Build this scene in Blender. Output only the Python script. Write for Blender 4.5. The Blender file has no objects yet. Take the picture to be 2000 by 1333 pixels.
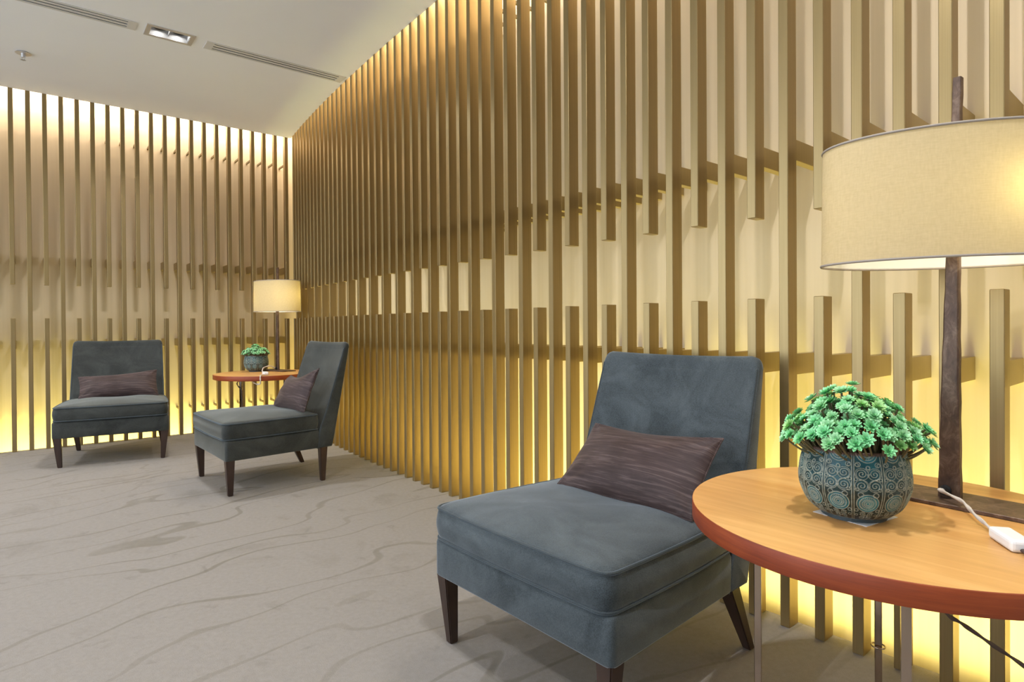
import bpy, bmesh, math, random
import numpy as np
from mathutils import Vector, Matrix
from mathutils.geometry import tessellate_polygon

C = bpy.context.scene.collection
scn = bpy.context.scene
PI = math.pi

# ------------------------------------------------------------------ camera
cam_d = bpy.data.cameras.new('camera')
cam_d.sensor_fit = 'HORIZONTAL'; cam_d.sensor_width = 36.0
cam_d.lens = 1185.0 / 2000.0 * 36.0
cam_d.shift_y = -22.3 / 2000.0
cam_d.clip_start = 0.02; cam_d.clip_end = 60
cam = bpy.data.objects.new('camera', cam_d); C.objects.link(cam)
cam.matrix_world = (Matrix.Translation((0, 0, 0.8991)) @ Matrix.Rotation(PI / 2 - 0.00742, 4, 'X')
                    @ Matrix.Rotation(-0.00708, 4, 'Z'))
scn.camera = cam

# ------------------------------------------------------------------ world and exposure
w = bpy.data.worlds.new('world'); scn.world = w; w.use_nodes = True
w.node_tree.nodes['Background'].inputs[0].default_value = (0.79, 0.90, 1.0, 1)
w.node_tree.nodes['Background'].inputs[1].default_value = 4.2
scn.view_settings.view_transform = 'Standard'
scn.view_settings.look = 'None'
scn.view_settings.gamma = 1.0
scn.view_settings.use_curve_mapping = False
scn.view_settings.exposure = 0.0

# light levels used by the lamps further down
SPOT_W = 52.0          # each lamp of a ceiling downlight
COVE_W = 9.0          # watt per metre, ceiling cove strips
FLOOR_W = 11.5         # watt per metre, floor trough strips
BULB_W = 6.0
COVE_C = (1.0, 0.93, 0.80)
FLOOR_C = (1.0, 0.97, 0.33)

# ------------------------------------------------------------------ helpers
def set_props(o, label=None, cat=None, group=None, kind=None):
    if label: o['label'] = label
    if cat: o['category'] = cat
    if group: o['group'] = group
    if kind: o['kind'] = kind
    return o

def mesh_from(name, verts, faces, mats=(), smooth=False):
    me = bpy.data.meshes.new(name)
    me.from_pydata([tuple(v) for v in verts], [], [tuple(f) for f in faces])
    for m in mats: me.materials.append(m)
    if smooth:
        for p in me.polygons: p.use_smooth = True
    me.update()
    return me

def link(name, me, parent=None, loc=None, rot=None):
    o = bpy.data.objects.new(name, me); C.objects.link(o)
    if parent: o.parent = parent
    if loc is not None: o.location = loc
    if rot is not None: o.rotation_euler = rot
    return o

def bm_mesh(name, bm, mat=None, smooth=False):
    bmesh.ops.recalc_face_normals(bm, faces=bm.faces)
    me = bpy.data.meshes.new(name); bm.to_mesh(me); bm.free()
    if mat:
        for m in (mat if isinstance(mat, (list, tuple)) else [mat]): me.materials.append(m)
    if smooth:
        for p in me.polygons: p.use_smooth = True
    return me

def empty(name, loc, rz=0.0):
    o = bpy.data.objects.new(name, None); C.objects.link(o)
    o.empty_display_size = 0.1; o.location = loc; o.rotation_euler = (0, 0, rz)
    return o

def box_bm(x0, y0, z0, x1, y1, z1, bev=0.0, seg=1):
    bm = bmesh.new()
    v = [bm.verts.new(p) for p in ((x0,y0,z0),(x1,y0,z0),(x1,y1,z0),(x0,y1,z0),(x0,y0,z1),(x1,y0,z1),(x1,y1,z1),(x0,y1,z1))]
    for f in ((0,3,2,1),(4,5,6,7),(0,1,5,4),(1,2,6,5),(2,3,7,6),(3,0,4,7)): bm.faces.new([v[i] for i in f])
    if bev: bmesh.ops.bevel(bm, geom=bm.edges[:], offset=bev, segments=seg, affect='EDGES', profile=0.5)
    return bm

def taper_bm(b, sb, t, st, bev=0.003, rot=0.0):
    """tapered square bar from bottom centre b (half size sb) to top centre t (half size st)"""
    bm = bmesh.new(); c, s = math.cos(rot), math.sin(rot); V = []
    for (p, h) in ((b, sb), (t, st)):
        hx, hy = h if isinstance(h, tuple) else (h, h)
        for (i, j) in ((-1,-1),(1,-1),(1,1),(-1,1)):
            x, y = i*hx, j*hy
            V.append(bm.verts.new((p[0]+c*x-s*y, p[1]+s*x+c*y, p[2])))
    for f in ((0,3,2,1),(4,5,6,7),(0,1,5,4),(1,2,6,5),(2,3,7,6),(3,0,4,7)): bm.faces.new([V[i] for i in f])
    if bev: bmesh.ops.bevel(bm, geom=bm.edges[:], offset=bev, segments=2, affect='EDGES')
    return bm

def cyl_bm(r0, r1, z0, z1, n=32, bev=0.0):
    bm = bmesh.new()
    a = [bm.verts.new((r0*math.cos(2*PI*i/n), r0*math.sin(2*PI*i/n), z0)) for i in range(n)]
    b = [bm.verts.new((r1*math.cos(2*PI*i/n), r1*math.sin(2*PI*i/n), z1)) for i in range(n)]
    bm.faces.new(a[::-1]); bm.faces.new(b)
    for i in range(n): bm.faces.new((a[i], a[(i+1) % n], b[(i+1) % n], b[i]))
    if bev: bmesh.ops.bevel(bm, geom=[e for e in bm.edges if abs(e.verts[0].co.z-e.verts[1].co.z) < 1e-6], offset=bev, segments=2, affect='EDGES')
    return bm

def tube(pts, r, n=8, closed=False, twist=None):
    """verts, faces of a tube along pts; r may be a function of (i, angle)"""
    P = [Vector(p) for p in pts]; N = len(P); vs = []; fs = []
    up = Vector((0, 0, 1)); prev = None
    for i, p in enumerate(P):
        if closed: t = (P[(i+1) % N] - P[i-1]).normalized()
        else: t = (P[min(i+1, N-1)] - P[max(i-1, 0)]).normalized()
        if prev is None:
            a = t.cross(up)
            if a.length < 1e-3: a = t.cross(Vector((1, 0, 0)))
            a.normalize()
        else:
            a = (prev - t*prev.dot(t)).normalized()
        prev = a; b = t.cross(a)
        for k in range(n):
            ang = 2*PI*k/n; rr = r(i, ang) if callable(r) else r
            vs.append(p + a*math.cos(ang)*rr + b*math.sin(ang)*rr)
    M = N if closed else N-1
    for i in range(M):
        j = (i+1) % N
        for k in range(n):
            k2 = (k+1) % n
            fs.append((i*n+k, i*n+k2, j*n+k2, j*n+k))
    if not closed:
        fs.append(tuple(range(n))[::-1]); fs.append(tuple((N-1)*n+k for k in range(n)))
    return vs, fs

def catmull(pts, per=8):
    P = [Vector(p) for p in pts]; out = []
    for i in range(len(P)-1):
        p0, p1, p2, p3 = P[max(i-1, 0)], P[i], P[i+1], P[min(i+2, len(P)-1)]
        for k in range(per):
            t = k/per
            out.append(0.5*((2*p1)+(-p0+p2)*t+(2*p0-5*p1+4*p2-p3)*t*t+(-p0+3*p1-3*p2+p3)*t**3))
    out.append(P[-1]); return out

# ------------------------------------------------------------------ materials
def new_mat(name):
    m = bpy.data.materials.new(name); m.use_nodes = True
    nt = m.node_tree; return m, nt, nt.nodes['Principled BSDF']

def N(nt, typ, **kw):
    n = nt.nodes.new(typ)
    for k, v in kw.items():
        if k == 'op': n.operation = v
        elif k.startswith('i'): n.inputs[int(k[1:])].default_value = v
        else: setattr(n, k, v)
    return n

def coords(nt, scale=(1, 1, 1), rot=(0, 0, 0), space='Object'):
    t = N(nt, 'ShaderNodeTexCoord'); mp = N(nt, 'ShaderNodeMapping')
    mp.inputs['Scale'].default_value = scale; mp.inputs['Rotation'].default_value = rot
    nt.links.new(t.outputs[space], mp.inputs['Vector']); return mp.outputs[0]

def noise(nt, vec, scale, detail=3, rough=0.55, dist=0.0):
    n = N(nt, 'ShaderNodeTexNoise'); n.inputs['Scale'].default_value = scale
    n.inputs['Detail'].default_value = detail; n.inputs['Roughness'].default_value = rough
    n.inputs['Distortion'].default_value = dist
    nt.links.new(vec, n.inputs['Vector']); return n.outputs['Fac']

def ramp(nt, fac, stops):
    r = N(nt, 'ShaderNodeValToRGB'); e = r.color_ramp.elements
    while len(e) < len(stops): e.new(0.5)
    for k, (p, c) in enumerate(stops):
        e[k].position = p; e[k].color = (*c, 1) if len(c) == 3 else c
    nt.links.new(fac, r.inputs[0]); return r.outputs[0]

def mixc(nt, fac, a, b, typ='MIX'):
    m = N(nt, 'ShaderNodeMix', data_type='RGBA', blend_type=typ)
    for sock, v in ((m.inputs[0], fac), (m.inputs[6], a), (m.inputs[7], b)):
        if hasattr(v, 'is_output'): nt.links.new(v, sock)
        elif isinstance(v, (int, float)): sock.default_value = v
        else: sock.default_value = (*v, 1)
    return m.outputs[2]

def bump(nt, b, height, strength, dist=0.002):
    n = N(nt, 'ShaderNodeBump'); n.inputs['Strength'].default_value = strength; n.inputs['Distance'].default_value = dist
    nt.links.new(height, n.inputs['Height']); nt.links.new(n.outputs[0], b.inputs['Normal'])

def plain(name, col, rough=0.5, metal=0.0, **kw):
    m, nt, b = new_mat(name)
    b.inputs['Base Color'].default_value = (*col, 1); b.inputs['Roughness'].default_value = rough
    b.inputs['Metallic'].default_value = metal
    for k, v in kw.items(): b.inputs[k].default_value = v
    return m

def mat_slat():
    m, nt, b = new_mat('bronze_slat_metal')
    v = coords(nt, (220, 220, 2.0))
    n = noise(nt, v, 1.0, 3)
    v2 = coords(nt, (1, 1, 1), space='Object')
    c = ramp(nt, n, [(0.3, (0.285, 0.203, 0.088)), (0.7, (0.345, 0.248, 0.112))])
    nt.links.new(c, b.inputs['Base Color'])
    b.inputs['Metallic'].default_value = 0.7; b.inputs['Roughness'].default_value = 0.36
    bump(nt, b, n, 0.06, 0.001)
    return m

def mat_backing():
    m, nt, b = new_mat('pale_wall_panel')
    v = coords(nt, (40, 40, 0.8)); n = noise(nt, v, 1.0, 4)
    v2 = coords(nt, (1, 1, 0.4)); n2 = noise(nt, v2, 2.0, 3)
    c = ramp(nt, n, [(0.25, (0.54, 0.425, 0.28)), (0.75, (0.63, 0.50, 0.345))])
    c2 = mixc(nt, 0.25, c, ramp(nt, n2, [(0.35, (0.52, 0.41, 0.26)), (0.65, (0.66, 0.53, 0.37))]))
    nt.links.new(c2, b.inputs['Base Color'])
    b.inputs['Roughness'].default_value = 0.55; b.inputs['Metallic'].default_value = 0.1
    return m

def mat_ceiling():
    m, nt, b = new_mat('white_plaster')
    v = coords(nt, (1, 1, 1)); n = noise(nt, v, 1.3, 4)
    nt.links.new(ramp(nt, n, [(0.3, (0.83, 0.86, 0.92)), (0.7, (0.86, 0.89, 0.95))]), b.inputs['Base Color'])  # blue tint put into the white to offset yellow bounce light
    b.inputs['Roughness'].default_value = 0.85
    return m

def mat_carpet():
    m, nt, b = new_mat('grey_beige_carpet')
    L = nt.links
    v = coords(nt, (1, 1, 1))
    sep = N(nt, 'ShaderNodeSeparateXYZ'); L.new(v, sep.inputs[0])
    # coordinate across the carved lines, warped by noise
    ax = N(nt, 'ShaderNodeMath', op='MULTIPLY', i1=-0.70); L.new(sep.outputs[0], ax.inputs[0])
    ay = N(nt, 'ShaderNodeMath', op='MULTIPLY_ADD', i1=0.70); L.new(sep.outputs[1], ay.inputs[0]); L.new(ax.outputs[0], ay.inputs[2])
    wv = coords(nt, (1.0, 1.0, 1), (0, 0, math.radians(-45)))
    sc = N(nt, 'ShaderNodeMapping'); sc.inputs['Scale'].default_value = (0.55, 1.3, 1); L.new(wv, sc.inputs[0])
    w1 = noise(nt, sc.outputs[0], 1.6, 2.0, 0.5, 0.3)
    wm = N(nt, 'ShaderNodeMath', op='MULTIPLY_ADD', i1=1.25); L.new(w1, wm.inputs[0]); L.new(ay.outputs[0], wm.inputs[2])
    fr = N(nt, 'ShaderNodeMath', op='MULTIPLY', i1=4.3); L.new(wm.outputs[0], fr.inputs[0])
    f2 = N(nt, 'ShaderNodeMath', op='FRACT'); L.new(fr.outputs[0], f2.inputs[0])
    f3 = N(nt, 'ShaderNodeMath', op='SUBTRACT', i1=0.5); L.new(f2.outputs[0], f3.inputs[0])
    f4 = N(nt, 'ShaderNodeMath', op='ABSOLUTE'); L.new(f3.outputs[0], f4.inputs[0])
    line = ramp(nt, f4.outputs[0], [(0.0, (1, 1, 1)), (0.034, (0.85, 0.85, 0.85)), (0.062, (0, 0, 0)), (1.0, (0, 0, 0))])
    lm = noise(nt, v, 1.1, 2)
    lmr = ramp(nt, lm, [(0.36, (0.25, 0.25, 0.25)), (0.6, (1, 1, 1))])
    line2 = N(nt, 'ShaderNodeMath', op='MULTIPLY'); L.new(line, line2.inputs[0]); L.new(lmr, line2.inputs[1])
    # stains and trodden pile
    s1 = noise(nt, v, 2.6, 5, 0.6, 0.5); s2 = noise(nt, v, 9.0, 4, 0.6, 0.6)
    st = ramp(nt, s1, [(0.56, (0, 0, 0)), (0.70, (1, 1, 1))])
    st2 = ramp(nt, s2, [(0.60, (0, 0, 0)), (0.72, (1, 1, 1))])
    fine = noise(nt, v, 420, 2, 0.7); mid = noise(nt, v, 60, 3, 0.6)
    base = ramp(nt, mid, [(0.3, (0.250, 0.225, 0.204)), (0.7, (0.300, 0.270, 0.248))])
    base = mixc(nt, 0.35, base, ramp(nt, fine, [(0.3, (0.21, 0.19, 0.17)), (0.7, (0.37, 0.345, 0.322))]))
    m1 = N(nt, 'ShaderNodeMath', op='MULTIPLY', i1=0.42); L.new(st, m1.inputs[0])
    c = mixc(nt, m1.outputs[0], base, (0.175, 0.155, 0.132))
    m2 = N(nt, 'ShaderNodeMath', op='MULTIPLY', i1=0.38); L.new(st2, m2.inputs[0])
    c = mixc(nt, m2.outputs[0], c, (0.165, 0.147, 0.128))
    m3 = N(nt, 'ShaderNodeMath', op='MULTIPLY', i1=0.52); L.new(line2.outputs[0], m3.inputs[0])
    c = mixc(nt, m3.outputs[0], c, (0.150, 0.130, 0.095))
    L.new(c, b.inputs['Base Color']); b.inputs['Roughness'].default_value = 1.0
    b.inputs['Specular IOR Level'].default_value = 0.1
    h = N(nt, 'ShaderNodeMath', op='MULTIPLY_ADD', i1=-1.5); L.new(line2.outputs[0], h.inputs[0]); L.new(fine, h.inputs[2])
    bump(nt, b, h.outputs[0], 0.35, 0.004)
    return m

def mat_velvet(name, lo, hi, tint):
    m, nt, b = new_mat(name)
    v = coords(nt, (1, 1, 1)); n = noise(nt, v, 5.5, 5, 0.62, 0.8); f = noise(nt, v, 420, 2, 0.8)
    c = ramp(nt, n, [(0.36, lo), (0.64, hi)])
    c = mixc(nt, 0.35, c, ramp(nt, f, [(0.3, tuple(x*0.6 for x in lo)), (0.7, tuple(x*1.5 for x in hi))]))
    nt.links.new(c, b.inputs['Base Color']); b.inputs['Roughness'].default_value = 0.75
    b.inputs['Sheen Weight'].default_value = 0.6; b.inputs['Sheen Roughness'].default_value = 0.38
    b.inputs['Sheen Tint'].default_value = (*tint, 1); b.inputs['Specular IOR Level'].default_value = 0.25
    bump(nt, b, f, 0.25, 0.0015)
    return m

def mat_pillow():
    m, nt, b = new_mat('plum_brown_crushed_velvet')
    v = coords(nt, (7, 7, 130)); n = noise(nt, v, 1.0, 4, 0.65, 0.4)
    v2 = coords(nt, (1, 1, 1)); n2 = noise(nt, v2, 9.0, 3)
    c = ramp(nt, n, [(0.3, (0.016, 0.008, 0.007)), (0.50, (0.040, 0.023, 0.021)), (0.72, (0.15, 0.105, 0.100))])
    c = mixc(nt, 0.35, c, ramp(nt, n2, [(0.35, (0.025, 0.011, 0.009)), (0.65, (0.070, 0.042, 0.042))]))
    nt.links.new(c, b.inputs['Base Color']); b.inputs['Roughness'].default_value = 0.55
    b.inputs['Specular IOR Level'].default_value = 0.25; b.inputs['Sheen Weight'].default_value = 0.22; b.inputs['Sheen Tint'].default_value = (0.8, 0.68, 0.66, 1)
    bump(nt, b, n, 0.35, 0.003)
    return m

def mat_wood(name, lo, mid_, hi, rz=0.0, scale=1.0, rough=0.35, stretch=(2.0, 34, 34)):
    m, nt, b = new_mat(name)
    t = N(nt, 'ShaderNodeTexCoord')
    mp = N(nt, 'ShaderNodeMapping'); mp.inputs['Rotation'].default_value = (0, 0, rz); nt.links.new(t.outputs['Object'], mp.inputs[0])
    m2 = N(nt, 'ShaderNodeMapping'); m2.inputs['Scale'].default_value = tuple(s*scale for s in stretch); nt.links.new(mp.outputs[0], m2.inputs[0])
    n = noise(nt, m2.outputs[0], 1.0, 5, 0.6, 0.8)
    m3 = N(nt, 'ShaderNodeMapping'); m3.inputs['Scale'].default_value = (1.6, 8, 8); nt.links.new(mp.outputs[0], m3.inputs[0])
    n2 = noise(nt, m3.outputs[0], 1.0, 3, 0.5, 0.4)
    c = ramp(nt, n, [(0.28, lo), (0.5, mid_), (0.72, hi)])
    c2 = mixc(nt, 0.4, c, ramp(nt, n2, [(0.32, lo), (0.62, hi)]))
    nt.links.new(c2, b.inputs['Base Color']); b.inputs['Roughness'].default_value = rough
    bump(nt, b, n, 0.05, 0.001)
    return m

def mat_rust():
    m, nt, b = new_mat('rusted_dark_bronze')
    v = coords(nt, (1, 1, 0.6)); n = noise(nt, v, 42, 6, 0.7, 0.8); n2 = noise(nt, v, 12, 3)
    c = ramp(nt, n, [(0.30, (0.050, 0.028, 0.020)), (0.5, (0.135, 0.080, 0.052)), (0.62, (0.25, 0.165, 0.115)), (0.8, (0.29, 0.23, 0.185))])
    c = mixc(nt, 0.4, c, ramp(nt, n2, [(0.4, (0.05, 0.030, 0.030)), (0.6, (0.12, 0.08, 0.06))]))
    nt.links.new(c, b.inputs['Base Color']); b.inputs['Metallic'].default_value = 0.45; b.inputs['Roughness'].default_value = 0.48
    bump(nt, b, n, 0.25, 0.002)
    return m

def mat_shade():
    m, nt, b = new_mat('cream_linen_shade')
    nt.nodes.remove(b)
    out = nt.nodes['Material Output']
    v = coords(nt, (1, 1, 1)); 
    wa = coords(nt, (260, 260, 60)); na = noise(nt, wa, 1, 2); wb = coords(nt, (60, 60, 320)); nb = noise(nt, wb, 1, 2)
    c = ramp(nt, na, [(0.3, (0.52, 0.41, 0.25)), (0.7, (0.62, 0.50, 0.32))])
    c = mixc(nt, 0.5, c, ramp(nt, nb, [(0.3, (0.53, 0.42, 0.26)), (0.7, (0.63, 0.51, 0.33))]))
    d = N(nt, 'ShaderNodeBsdfDiffuse'); tr = N(nt, 'ShaderNodeBsdfTranslucent')
    nt.links.new(c, d.inputs[0])
    tr.inputs[0].default_value = (0.86, 0.70, 0.30, 1)
    mx = N(nt, 'ShaderNodeMixShader'); mx.inputs[0].default_value = 0.20
    geo = N(nt, 'ShaderNodeNewGeometry')
    c = mixc(nt, geo.outputs['Backfacing'], c, (0.93, 0.91, 0.86)); nt.links.new(c, d.inputs[0])   # white lining inside
    nt.links.new(d.outputs[0], mx.inputs[1]); nt.links.new(tr.outputs[0], mx.inputs[2]); nt.links.new(mx.outputs[0], out.inputs[0])
    return m

def mat_emit(name, col, s):
    m, nt, b = new_mat(name)
    b.inputs['Base Color'].default_value = (*col, 1)
    b.inputs['Emission Color'].default_value = (*col, 1); b.inputs['Emission Strength'].default_value = s
    return m

def mat_pot():
    m, nt, b = new_mat('teal_glazed_relief')
    at = N(nt, 'ShaderNodeVertexColor'); at.layer_name = 'relief'
    sep = N(nt, 'ShaderNodeSeparateColor'); nt.links.new(at.outputs[0], sep.inputs[0])
    v = coords(nt, (1, 1, 1)); n = noise(nt, v, 28, 4, 0.6); n3 = noise(nt, v, 160, 3, 0.7)
    glaze = ramp(nt, n, [(0.32, (0.006, 0.045, 0.055)), (0.55, (0.012, 0.120, 0.155)), (0.72, (0.030, 0.22, 0.27))])
    dark = ramp(nt, n3, [(0.35, (0.006, 0.012, 0.010)), (0.65, (0.018, 0.042, 0.042))])
    g = mixc(nt, sep.outputs[1], dark, glaze)
    ridge = ramp(nt, n3, [(0.3, (0.24, 0.28, 0.23)), (0.7, (0.52, 0.52, 0.42))])
    c = mixc(nt, sep.outputs[0], g, ridge)
    rust = ramp(nt, n3, [(0.3, (0.055, 0.025, 0.018)), (0.7, (0.15, 0.085, 0.06))])
    c = mixc(nt, sep.outputs[2], c, rust)
    nt.links.new(c, b.inputs['Base Color']); b.inputs['Roughness'].default_value = 0.34
    b.inputs['Specular IOR Level'].default_value = 0.35
    return m

def mat_leaf(name, a, b_):
    m, nt, b = new_mat(name)
    at = N(nt, 'ShaderNodeVertexColor'); at.layer_name = 'tip'
    oi = N(nt, 'ShaderNodeObjectInfo')
    sep = N(nt, 'ShaderNodeSeparateColor'); nt.links.new(at.outputs[0], sep.inputs[0])
    c = mixc(nt, sep.outputs[0], a, b_)
    v = N(nt, 'ShaderNodeMath', op='MULTIPLY', i1=0.35); nt.links.new(oi.outputs['Random'], v.inputs[0])
    c = mixc(nt, v.outputs[0], c, (0.16, 0.52, 0.12))
    nt.links.new(c, b.inputs['Base Color']); b.inputs['Roughness'].default_value = 0.42
    b.inputs['Subsurface Weight'].default_value = 0.15; b.inputs['Subsurface Radius'].default_value = (0.004, 0.006, 0.003)
    return m

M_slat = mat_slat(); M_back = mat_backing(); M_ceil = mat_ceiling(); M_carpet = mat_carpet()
M_trough = plain('trough_paint', (0.75, 0.68, 0.5), 0.7)
M_velvet = mat_velvet('slate_blue_velvet', (0.020, 0.027, 0.031), (0.086, 0.102, 0.112), (0.72, 0.78, 0.86))
M_velvet2 = mat_velvet('slate_green_velvet', (0.017, 0.019, 0.018), (0.058, 0.061, 0.056), (0.70, 0.72, 0.68))
M_piping = mat_velvet('velvet_piping', (0.030, 0.038, 0.042), (0.055, 0.066, 0.074), (0.5, 0.6, 0.7))
M_pillow = mat_pillow()
M_leg = mat_wood('dark_walnut_leg', (0.018, 0.009, 0.006), (0.033, 0.016, 0.011), (0.055, 0.028, 0.019), 0, 1.0, 0.42, (30, 30, 3))
M_top = mat_wood('honey_wood_top', (0.52, 0.235, 0.060), (0.68, 0.345, 0.105), (0.80, 0.47, 0.175), math.radians(50), 1.0, 0.34)
M_edge = mat_wood('red_cherry_edge', (0.15, 0.020, 0.004), (0.26, 0.038, 0.008), (0.36, 0.070, 0.014), 0, 1.0, 0.5, (9, 9, 160))
M_chrome = plain('polished_brass_steel', (0.50, 0.41, 0.34), 0.10, 1.0)
M_rust = mat_rust(); M_shade = mat_shade()
M_trim = plain('grey_shade_trim', (0.33, 0.28, 0.24), 0.8)
M_inner = plain('white_shade_lining', (0.92, 0.88, 0.8), 0.8)
M_bulb = mat_emit('warm_bulb', (1.0, 0.84, 0.50), 22.0)
M_black = plain('black_rubber', (0.010, 0.012, 0.014), 0.45)
M_cord = plain('pale_braided_cord', (0.62, 0.55, 0.50), 0.7)
M_shadedcord = plain('shaded_braided_cord', (0.075, 0.045, 0.035), 0.7)  # same pale cord under the tables, its shade put into the colour
M_white = plain('white_plastic', (0.86, 0.85, 0.86), 0.3)
M_pot = mat_pot()
M_soil = plain('dark_soil', (0.030, 0.020, 0.014), 0.95)
M_saucer = plain('dark_felt_foot', (0.04, 0.06, 0.07), 0.6)
M_leaf = mat_leaf('mint_leaf', (0.050, 0.36, 0.11), (0.62, 0.97, 0.60))
M_leaf2 = mat_leaf('jade_leaf', (0.05, 0.42, 0.15), (0.46, 0.95, 0.52))
M_leaf3 = mat_leaf('lime_leaf', (0.13, 0.40, 0.08), (0.60, 0.92, 0.40))
M_stem = plain('brown_green_stem', (0.115, 0.100, 0.045), 0.7)
M_silver = plain('satin_aluminium', (0.62, 0.62, 0.63), 0.4, 0.6)
M_vent = plain('white_vent_frame', (0.62, 0.62, 0.615), 0.7)
M_dark = plain('dark_duct', (0.02, 0.02, 0.02), 0.9)
M_lamp = mat_emit('downlight_lens', (1.0, 0.98, 0.95), 12.0)
M_refl = plain('bright_reflector', (0.42, 0.42, 0.42), 0.5, 0.2)

# ------------------------------------------------------------------ wall lines (plan), 10 cm slat module
S = 0.85628; TH0, K1, K2, PP = 0.70719, -0.01227, -0.00211, 0.11678
def right_curve(s):          # s in unscaled metres from slat 0; integrates the heading
    n = max(8, int(abs(s)/0.01)); X, Y = 1.30251, 1.65534; ds = s/n
    for j in range(n):
        sj = (j+.5)*ds; t = TH0 + K1*sj + (K2*sj*sj if sj > 0 else 0)
        X -= math.sin(t)*ds; Y += math.cos(t)*ds
    return X*S, Y*S
RF = {i: right_curve(i*PP) for i in range(-16, 54)}
def rframe(i):
    a = RF[max(i-1, -16)]; b = RF[min(i+1, 53)]
    w = Vector((a[0]-b[0], a[1]-b[1])).normalized()      # towards the near end
    n = Vector((-w.y, w.x));  n = n if n.x > 0 else -n    # into the wall
    return Vector(RF[i]), w, n
LTH = 0.65982; LP = 0.11456*S
lw = Vector((math.cos(LTH), math.sin(LTH))); ln = Vector((-lw.y, lw.x))
def lpt(i): return Vector((-4.23661*S, 5.12629*S)) + lw*LP*i

SW, SD, OFF = 0.028, 0.055, 0.215
ZC, ZLT, ZUB = 2.643, 0.975, 1.222
ZTOP = 2.80; ZBOT = -0.28

def right_line(off, i0=-16, i1=53):
    return [(rframe(i)[0] + rframe(i)[2]*off) for i in range(i0, i1+1)]
def left_line(off, i0=-34, i1=21):
    return [lpt(i) + ln*off for i in (i0, i1)]
def cross(a, da, b, db):
    d = da.x*db.y - da.y*db.x; t = ((b-a).x*db.y - (b-a).y*db.x)/d
    return a + da*t
def outline(off):
    R = right_line(off); L0, L1 = left_line(off)
    # corner: last right segment against the left line
    P = None
    for k in range(len(R)-1):
        d = R[k+1]-R[k]; c = cross(R[k], d, L0, lw)
        t = (c-R[k]).dot(d)/d.dot(d)
        if 0 <= t <= 1.0: P = c; R = R[:k+1]; break
    if P is None:
        P = cross(R[-1], R[-1]-R[-2], L0, lw)
    return R, P, L0

# ------------------------------------------------------------------ the room
def prism_ngon(name, pts, z0, z1, mat, holes=()):
    """horizontal slab with holes, faces built by tessellation"""
    polys = [[Vector((p[0], p[1], 0)) for p in pts]] + [[Vector((p[0], p[1], 0)) for p in h] for h in holes]
    flat = [v for pl in polys for v in pl]
    tris = tessellate_polygon(polys); n = len(flat)
    vs = [(v.x, v.y, z0) for v in flat] + [(v.x, v.y, z1) for v in flat]
    fs = [tuple(t) for t in tris] + [tuple(i+n for i in t[::-1]) for t in tris]
    k = 0
    for pl in polys:
        m = len(pl)
        for i in range(m): a, b = k+i, k+(i+1) % m; fs.append((a, b, b+n, a+n))
        k += m
    me = mesh_from(name, vs, fs, [mat])
    bm = bmesh.new(); bm.from_mesh(me); bmesh.ops.recalc_face_normals(bm, faces=bm.faces); bm.to_mesh(me); bm.free()
    return me

R, P, L0 = outline(SD + 0.004)
floor_pts = [(p.x, p.y) for p in R] + [(P.x, P.y), (L0.x, L0.y), (-8.2, -4.5), (3.2, -4.5)]
o = link('floor', prism_ngon('floor', floor_pts, -0.28, 0.0, M_carpet)); set_props(o, kind='structure')
o['label'] = 'grey beige carpet with thin carved wavy lines and worn patches'

# ceiling with openings for the fittings
CU = Vector((0.782, 0.623)); CV = Vector((-0.623, 0.782))      # along / across the row of fittings
def rect(c, hl, hw): return [tuple(Vector(c)+CU*a*hl+CV*b*hw) for a, b in ((-1,-1),(1,-1),(1,1),(-1,1))]
DL = [((-2.024, 3.625), True), ((0.20, 0.86), False), ((-4.10, 3.42), False), ((-1.75, 0.75), False), ((-3.7, 0.9), False)]  # last two are unseen fittings added for the room light
VC2 = Vector((-1.846, 3.774)) + CU*0.405
VC1 = Vector((-2.191, 3.494)) - CU*0.55
holes = [rect(c, 0.104, 0.057) for c, _ in DL] + [rect(VC2, 0.402, 0.044), rect(VC1, 0.55, 0.044)]
R, P, L0 = outline(0.004)
ceil_pts = [(p.x, p.y) for p in R] + [(P.x, P.y), (L0.x, L0.y), (-8.2, -4.5), (3.2, -4.5)]
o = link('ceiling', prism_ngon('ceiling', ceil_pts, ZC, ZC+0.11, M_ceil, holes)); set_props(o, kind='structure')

# backing walls
def strip_wall(name, A, z0, z1, mat, th=0.05, side=None):
    """A list of (point, outward normal)"""
    vs, fs = [], []
    for p, n in A:
        q = p + n*th
        vs += [(p.x, p.y, z0), (p.x, p.y, z1), (q.x, q.y, z1), (q.x, q.y, z0)]
    for i in range(len(A)-1):
        a, b = 4*i, 4*(i+1)
        for k in range(4): fs.append((a+k, b+k, b+(k+1) % 4, a+(k+1) % 4))
    e = 4*(len(A)-1); fs.append((0, 1, 2, 3)); fs.append((e+3, e+2, e+1, e))
    bm = bmesh.new(); me = mesh_from(name, vs, fs, [mat]); bm.from_mesh(me); bmesh.ops.recalc_face_normals(bm, faces=bm.faces); bm.to_mesh(me); bm.free()
    return me
Rw, Pw, L0w = outline(OFF)
A = [(p, rframe(i-16)[2]) for i, p in enumerate(Rw)] + [(Pw, rframe(53)[2])]
wall_right = link('wall_right', strip_wall('wall_right', A, ZBOT-0.02, ZTOP, M_back)); set_props(wall_right, kind='structure')
wall_right['label'] = 'long pale backing wall behind the right run of bronze slats'
wall_left = link('wall_left', strip_wall('wall_left', [(L0w, ln), (Pw + lw*0.02, ln)], ZBOT-0.02, ZTOP, M_back)); set_props(wall_left, kind='structure')
wall_left['label'] = 'pale backing wall behind the far slats'

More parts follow.
